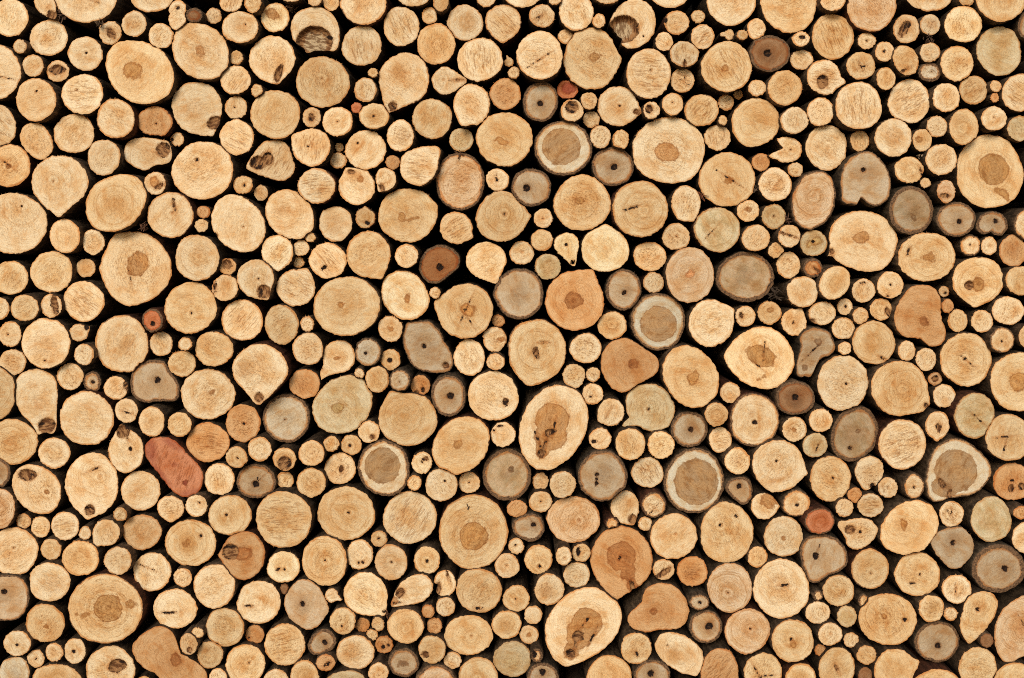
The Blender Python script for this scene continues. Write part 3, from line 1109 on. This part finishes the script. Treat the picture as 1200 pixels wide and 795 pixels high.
    if L.col == 'r': green = .0
    one = np.ones(n)
    attrs = dict(
        tone=('FLOAT_COLOR', np.stack([tone[0]*one, tone[1]*one, tone[2]*one, ht], 1)),
        heart=('FLOAT_COLOR', np.stack([hc[0]*one, hc[1]*one, hc[2]*one, streak*one], 1)),
        field=('FLOAT_COLOR', np.stack([RHO, RP, dm, hm], 1)),
        mixa=('FLOAT_COLOR', np.stack([spk*one, ringc*one, green*one, rimw*one], 1)),
        tex=('FLOAT_VECTOR', tex), kp=('FLOAT', kpart))
    fk = np.array([kpart[list(f)].mean() for f in F]) if kpart.max() > 0 else None
    fh = np.array([hpart[list(f)].mean() for f in F]) if hpart.max() > 0 else None
    sets = {'cut_face': [], 'heartwood': [], 'knot': []}
    for i, f in enumerate(F):
        if fk is not None and fk[i] > 0: sets['knot'].append(f)
        elif fh is not None and fh[i] > 0: sets['heartwood'].append(f)
        else: sets['cut_face'].append(f)
    # bark mantle: from the rim back into the pile
    ys = [0, .8, 2.2, 6, 14, 30, 70, 160, 330]
    grow = [0, .35, .6, .8, .9, .8, .6, .3, 0]
    BV = []; BT = []
    jit = np.array([rnd.gauss(0, .45) for _ in range(seg)]); jit2 = np.array([rnd.gauss(0, .5) for _ in range(seg)])
    rimback = back[-seg:]
    lx, ly = rnd.gauss(0, .012), rnd.gauss(0, .012)
    for q, (yy, g) in enumerate(zip(ys, grow)):
        e = g*(.5 + .5*L.rim*.5) + (jit*.35 if q in (1, 2) else 0) + (jit2*.4 if q > 2 else 0)
        f = (R+e)/R
        bx, by = rim[:, 0]*f + lx*yy, rim[:, 1]*f + ly*yy
        if q == 0: f = 1; bx, by = rim[:, 0], rim[:, 1]
        yb = rimback + yy + (np.clip(jit, -.6, .6) if q == 1 else 0)
        BV.append(np.stack([bx*sc, yb*S, -by*sc], 1))
        BT.append(np.stack([R*np.cos(th), R*np.sin(th), np.full(seg, yy)], 1))
    BV = np.concatenate(BV); BT = np.concatenate(BT)+off
    BF = []
    for k in range(len(ys)-1):
        for i in range(seg):
            j = (i+1) % seg; BF.append((k*seg+i, (k+1)*seg+i, (k+1)*seg+j, k*seg+j))
    BF.append(tuple(range((len(ys)-1)*seg+seg-1, (len(ys)-1)*seg-1, -1)))
    bt = np.array([.17, .105, .058])*rnd.uniform(.6, 1.3)
    if 'R' in L.flags or L.col == 'r': bt = np.array([.14, .05, .025])
    if L.col in 'gn': bt = np.array([.13, .088, .052])*rnd.uniform(.7, 1.1)
    nb = len(BV)
    battrs = dict(tone=('FLOAT_COLOR', np.stack([bt[0]*np.ones(nb), bt[1]*np.ones(nb), bt[2]*np.ones(nb), np.ones(nb)], 1)), tex=('FLOAT_VECTOR', BT))
    # loose bark fibres and splinters along a stretch of the rim
    me = make_mesh('bark', BV, BF, BARK, battrs)
    root = bpy.data.objects.new(kind, None); C.objects.link(root); root.empty_display_size = .02
    bk = bpy.data.objects.new('bark', me); C.objects.link(bk); bk.parent = root; face = None
    k = (DP-L.z)/DP
    root.location = ((VPX + (L.c[0]-VPX)*k - 600)*S, -L.z*S, BASE + (795 - (VPY + (L.c[1]-VPY)*k))*S)
    for nm, fs in sets.items():
        if len(fs) < 4: continue
        v2, f2, a2 = subset(V, fs, attrs)
        if nm == 'cut_face' and rnd.random() < (.5 if r > 12 else .25):
            add = []
            i0 = rnd.randrange(seg); cnt = rnd.randint(4, 14 if r > 15 else 7)
            vl = v2.tolist(); al = {kk: (t, np.asarray(a).tolist()) for kk, (t, a) in a2.items()}
            for _ in range(cnt):
                i = (i0 + int(rnd.gauss(0, seg*.09))) % seg
                src = n-seg+i
                t0 = th[i] + rnd.uniform(-.5, .5)*2*math.pi/seg; Rr = float(np.interp(t0, th, R, period=2*math.pi))
                ln = rnd.uniform(.8, 2.4); wd = rnd.uniform(.25, .5)
                ux, uy = math.cos(t0), math.sin(t0); q0 = len(vl)
                yb = float(rimback[i])
                lean = rnd.uniform(-.6, .6)
                for (a, w, dy) in ((-.6, -wd, 0.), (-.6, wd, 0.), (ln, lean*ln, rnd.uniform(-.3, .8)), (-.6, 0, .8)):
                    vl.append([(ux*(Rr+a)-uy*w)*sc, (yb+dy)*S, -(uy*(Rr+a)+ux*w)*sc])
                    for kk in al:
                        al[kk][1].append(np.asarray(attrs[kk][1])[src].tolist())
                f2 += [(q0, q0+1, q0+2), (q0+1, q0+3, q0+2), (q0+3, q0, q0+2)]
            v2 = np.array(vl); a2 = {kk: (t, np.array(a)) for kk, (t, a) in al.items()}
        o = bpy.data.objects.new(nm, make_mesh(nm, v2, f2, WOOD, a2)); C.objects.link(o); o.parent = face or root
        if nm == 'cut_face': face = o
    L.obj = root
    return root

order = sorted(logs, key=lambda L: -L.rr)
NLOG = 300
for i, L in enumerate(order):
    L.kind = 'log' if i < NLOG else 'branch'
for L in logs:
    if L.rr > 13 and L.col in 'ptgyc' and not L.knots and rnd.random() < .11:
        for _ in range(rnd.choice([1, 1, 2])):
            px, py = (L.d[0], L.d[1]) if L.d else (L.c[0]+rnd.uniform(-.2, .2)*L.rr, L.c[1]+rnd.uniform(-.2, .2)*L.rr)
            an = rnd.uniform(0, 360); ln = L.rr*rnd.uniform(.10, .24)
            L.knots.append(dict(x=px+ln*math.cos(math.radians(an)), y=py+ln*math.sin(math.radians(an)), a=ln, b=.5, ang=an, part=False, crack=True))
for L in logs:
    if L.col in 'gbn' and L.rr > 10:
        px, py = (L.d[0], L.d[1]) if L.d else L.c
        L.hearts.append(dict(x=px+rnd.uniform(-3, 3), y=py+rnd.uniform(-3, 3), a=L.rr*rnd.uniform(.35, .6), b=L.rr*rnd.uniform(.25, .5), ang=rnd.uniform(0, 180), s=rnd.uniform(.25, .5), part=False))
for L in logs: build(L, L.kind)

# torn bark and splinters hanging at some rims
def torn(x, y, size, rgb, num):
    L = min(logs, key=lambda q: abs(math.hypot(q.c[0]-x, q.c[1]-y)-r_at(q, math.atan2(y-q.c[1], x-q.c[0]))))
    V = []; F = []; base = L.obj.location
    for _ in range(num):
        cx, cy, cz = x+rnd.gauss(0, size*.4), y+rnd.gauss(0, size*.4), rnd.uniform(-4, 16)
        a = rnd.uniform(0, math.pi); ln = rnd.uniform(.25, .7)*size; wd = rnd.uniform(.35, 1.0); el = rnd.uniform(-.6, .6)
        u = np.array([math.cos(a)*math.cos(el), math.sin(el), math.sin(a)*math.cos(el)]); v = np.array([-math.sin(a), rnd.uniform(-.5, .5), math.cos(a)])
        wv = np.cross(u, v); q0 = len(V)
        p = np.array([(cx-600)*S, -L.z*S+cz*S, BASE+(795-cy)*S])-np.array(base)
        for su, sw in ((-1, .6), (-.3, 1), (.4, .9), (1, .15)):
            bend = u*su*ln + wv*(su*su)*ln*.15
            for q in (v*wd*sw, wv*wd*.5*sw, -v*wd*sw, -wv*wd*.5*sw): V.append(tuple(p+(bend+q)*S))
        for k in range(3):
            for i in range(4): F.append((q0+k*4+i, q0+k*4+(i+1) % 4, q0+k*4+4+(i+1) % 4, q0+k*4+4+i))
    m = len(V); off = np.array(V)/S
    o = bpy.data.objects.new('torn_bark', make_mesh('torn_bark', np.array(V), F, BARK, dict(tone=('FLOAT_COLOR', np.tile([*rgb, 1.], (m, 1))), tex=('FLOAT_VECTOR', off)), False))
    C.objects.link(o); o.parent = L.obj
for x, y, sz, rgb, num in ((908, 343, 11, (.09, .06, .04), 24), (822, 231, 7, (.34, .11, .05), 16), (172, 265, 6, (.20, .09, .05), 16), (925, 257, 7, (.20, .10, .06), 18),
                           (69, 17, 7, (.22, .12, .07), 22), (340, 9, 8, (.20, .11, .06), 20), (1090, 46, 6, (.15, .08, .05), 14), (1079, 183, 4, (.40, .27, .16), 8),
                           (451, 719, 6, (.26, .12, .06), 14), (538, 182, 8, (.18, .08, .04), 18), (116, 26, 6, (.20, .12, .07), 14), (884, 222, 6, (.16, .10, .06), 14), (549, 598, 6, (.16, .10, .06), 12)):
    torn(x, y, sz, rgb, num)

# ------------------------------------------------------------------ labels
SPECIAL = [l.split('|') for l in NAMES.strip().splitlines()]
marks = []
for pos, short, label in SPECIAL:
    x, y = map(float, pos.split(','))
    L = min(logs, key=lambda q: math.hypot(q.c[0]-x, q.c[1]-y))
    if getattr(L, 'label', None): print('MARK TWICE', pos, short)
    if math.hypot(L.c[0]-x, L.c[1]-y) > 12: print('MARK FAR', pos, short, L.c)
    L.label = label.strip(); L.short = short.strip(); marks.append(L)
COLW = dict(p='pale', t='tan', c='pinkish', o='orange-tan', r='red-brown', g='grey', n='pale grey', b='dark brown', w='white-ringed', y='yellowish-grey')
def desc(L):
    D_ = 2*L.rr
    size = 'tiny' if L.rr < 8 else 'thin' if L.rr < 11.5 else 'narrow' if L.kind == 'branch' else 'small' if L.rr < 20 else 'medium' if L.rr < 27 else 'large' if L.rr < 34 else 'very large'
    asp = max(L.hw, L.hh)/min(L.hw, L.hh)
    shape = 'irregular' if L.poly else 'pointed' if L.tip and L.tip[1] > 1.11 else 'oval' if asp > 1.17 else 'round'
    feat = ''
    L.knots = [k for k in L.knots if not k.get('crack')]
    big = [k for k in L.knots if k['a']*k['b'] > 12]
    if big: feat = ' with dark knot'
    elif L.knots: feat = ' with dark spot'
    elif L.d and L.d[2] >= 2: feat = ' with dark pith'
    elif any(not h['s'] for h in L.hearts): feat = ' with brown heart'
    elif 'f' in L.flags: feat = ' with rough fibres'
    return f"{size} {COLW[L.col]} {shape} {L.kind}{feat}"
OCT = ['right of', 'lower right of', 'below', 'lower left of', 'left of', 'upper left of', 'above', 'upper right of']
def octant(A, M): return int(round(math.degrees(math.atan2(A.c[1]-M.c[1], A.c[0]-M.c[0]))/45)) % 8
for L in logs: L.desc = desc(L)
def inframe(L): return -2 < L.c[0] < 1202 and -2 < L.c[1] < 797
for L in logs:
    if getattr(L, 'label', None): continue
    same = [M for M in logs if M.desc == L.desc]
    if len(same) == 1:
        L.label = f"{L.desc}, only one of its kind, near the {min(marks, key=lambda M: math.hypot(M.c[0]-L.c[0], M.c[1]-L.c[1])).short}"
        if len(L.label.split()) <= 16: continue
    L.label = None
    for rank, word in enumerate(('first', 'second', 'third', 'fourth')):
        for M in sorted(marks, key=lambda M: math.hypot(M.c[0]-L.c[0], M.c[1]-L.c[1])-M.rr):
            dL = math.hypot(M.c[0]-L.c[0], M.c[1]-L.c[1])
            o = octant(L, M)
            riv = sorted((math.hypot(M.c[0]-Q.c[0], M.c[1]-Q.c[1]), Q.rr) for Q in same if Q is not L and octant(Q, M) == o)
            near = [q for q in riv if q[0] < dL+6]
            if len(near) != rank or any(abs(q[0]-dL) < 6 for q in riv): continue
            touch = rank == 0 and dL-L.rr-M.rr < 7 and not any(q[0]-q[1]-M.rr < 9 for q in riv)
            t = f"{L.desc}{' touching and' if touch else f', {word} one'} {OCT[o]} the {M.short}"
            if len(t.split()) <= 16:
                L.label = t; break
        if L.label: break
for L in logs:
    if not L.label or len(L.label.split()) > 16: print('LABEL?', L.label, L.c)
    o = L.obj
    o['label'] = L.label or L.desc; o['category'] = L.kind
    o['group'] = 'sawn logs stacked in the woodpile' if L.kind == 'log' else 'thin branches stacked between the logs'
seen = {}
for L in logs:
    if L.label in seen: print('SAME LABEL', L.label)
    seen[L.label] = 1

# ------------------------------------------------------------------ the rest of the pile round what the photo shows
def rest_of_pile():
    V = []; F = []; T = []; A1 = []; A2 = []; A3 = []; A4 = []; VB = []; FB = []; TB = []; AB = []
    placed = []
    R2 = random.Random(3)
    for _ in range(26000):
        x, y = R2.uniform(-170, 1370), R2.uniform(-170, 960)
        if -12 < x < 1212 and -12 < y < 807: continue
        r = R2.choice([36, 30, 26, 22, 18, 14, 10, 8])*R2.uniform(.9, 1.1)
        if y + r > 795+BASE/S-4: continue
        if any(math.hypot(x-a, y-b) < r+c+1 for a, b, c in placed): continue
        if any(math.hypot(x-L.c[0], y-L.c[1]) < r+L.R.max()+1 for L in logs): continue
        if x-r < 1200 and x+r > 0 and y-r < 795 and y+r > 0: continue
        placed.append((x, y, r))
        seg = 28; th = np.linspace(0, 2*math.pi, seg, endpoint=False)
        off = np.array([R2.uniform(0, 900) for _ in range(3)]); z = R2.uniform(-8, 8)
        tone = TONE[R2.choice('ppptto')]; hc = HEART['t']; b0 = len(V)
        def put(px, py, rho):
            V.append(((x+px-600)*S, -z*S+(0.0015 if rho > .99 else 0), BASE+(795-y-py)*S)); T.append((px+off[0], py+off[1], off[2]))
            A1.append((*tone, 0)); A2.append((*hc, .15)); A3.append((rho, rho*r, -40, -40)); A4.append((.6, .3, 0, -.5))
        put(0, 0, 0)
        for q in (.35, .7, .95, 1):
            for t in th: put(r*q*math.cos(t), r*q*math.sin(t), q)
        F += [(b0, b0+1+i, b0+1+(i+1) % seg) for i in range(seg)]
        for k in range(3):
            for i in range(seg):
                j = (i+1) % seg; a0, c0 = b0+1+k*seg, b0+1+(k+1)*seg; F.append((a0+i, c0+i, c0+j, a0+j))
        q0 = len(VB)
        for yy in (0, 3, 330):
            for t in th:
                g = r+(.8 if yy == 3 else 0)
                VB.append(((x+g*math.cos(t)-600)*S, (yy-z)*S+.0015, BASE+(795-y-g*math.sin(t))*S)); TB.append((r*math.cos(t)+off[0], r*math.sin(t)+off[1], yy+off[2])); AB.append((.075, .045, .024, 1))
        for k in range(2):
            for i in range(seg):
                j = (i+1) % seg; FB.append((q0+k*seg+i, q0+(k+1)*seg+i, q0+(k+1)*seg+j, q0+k*seg+j))
    n1 = len(V)
    pad = lambda a, b: a+b
    nB = len(VB)
    me = bpy.data.meshes.new('stacked_logs')
    me.from_pydata(V+VB, [], F+[tuple(i+n1 for i in f) for f in FB])
    for k, typ, arr in (('tone', 'FLOAT_COLOR', A1+AB), ('heart', 'FLOAT_COLOR', A2+[(0, 0, 0, 0)]*nB), ('field', 'FLOAT_COLOR', A3+[(0, 0, -40, -40)]*nB),
                        ('mixa', 'FLOAT_COLOR', A4+[(0, 0, 0, 0)]*nB), ('tex', 'FLOAT_VECTOR', T+TB), ('kp', 'FLOAT', [-40.]*(len(T)+nB))):
        a = me.attributes.new(k, typ, 'POINT'); a.data.foreach_set({'FLOAT_COLOR': 'color', 'FLOAT': 'value'}.get(typ, 'vector'), np.array(arr, np.float32).ravel())
    me.materials.append(WOOD); me.materials.append(BARK)
    me.polygons.foreach_set('material_index', [0]*len(F)+[1]*len(FB)); me.update()
    o = bpy.data.objects.new('stacked_logs', me); C.objects.link(o)
    o['kind'] = 'stuff'; o['label'] = 'more sawn logs packed around the edges of the woodpile'; o['category'] = 'woodpile'
rest_of_pile()

def sheet(name, V, mat, kind):
    me = bpy.data.meshes.new(name); me.from_pydata(V, [], [tuple(range(len(V)))]); me.materials.append(mat)
    o = bpy.data.objects.new(name, me); C.objects.link(o); o['kind'] = kind; return o
sheet('ground', [(-40, -40, 0), (40, -40, 0), (40, 40, 0), (-40, 40, 0)], plain_material('earth', (.06, .045, .03), (.13, .10, .06), 3.), 'structure')
sheet('backdrop', [(-2.2, .70, 0), (2.2, .70, 0), (2.2, .70, 2.6), (-2.2, .70, 2.6)], plain_material('dark_backing', (.012, .009, .006), (.03, .022, .014), 6.), 'structure')  # added dark sheet behind the logs, stops light showing through the gaps

# ------------------------------------------------------------------ light and camera
sc = bpy.context.scene
w = bpy.data.worlds.new('World'); sc.world = w; w.use_nodes = True
nt = w.node_tree; bg = nt.nodes['Background']
sky = nt.nodes.new('ShaderNodeTexSky'); sky.sky_type = 'NISHITA'; sky.sun_disc = False
EL, AZ = math.radians(SUN_EL), math.radians(SUN_AZ)                                  # azimuth from -Y (behind the camera) towards +X
sdir = (math.cos(EL)*math.sin(AZ), -math.cos(EL)*math.cos(AZ), math.sin(EL))
sky.sun_elevation = EL; sky.sun_rotation = math.atan2(sdir[0], sdir[1])
nt.links.new(sky.outputs[0], bg.inputs[0]); bg.inputs[1].default_value = SKY
sun = bpy.data.lights.new('sun', 'SUN'); sun.energy = SUN; sun.angle = math.radians(SUN_ANG); sun.color = (1, .975, .91)
so = bpy.data.objects.new('sun', sun); C.objects.link(so)
import mathutils
so.rotation_euler = mathutils.Vector(sdir).to_track_quat('Z', 'Y').to_euler()
cam = bpy.data.cameras.new('camera'); co = bpy.data.objects.new('camera', cam); C.objects.link(co); sc.camera = co
co.location = ((VPX-600)*S, -D, BASE+(795-VPY)*S); co.rotation_euler = (math.pi/2, 0, 0)
cam.sensor_fit = 'HORIZONTAL'; cam.sensor_width = 36; cam.lens = 36*D/(1200*S)
cam.shift_x = (600-VPX)/1200; cam.shift_y = -(397.5-VPY)/1200; cam.clip_end = 500
sc.cycles.use_denoising = False; sc.cycles.filter_width = .95
sc.view_settings.view_transform = 'Standard'; sc.view_settings.look = 'None'; sc.view_settings.exposure = EXPO; sc.view_settings.gamma = 1
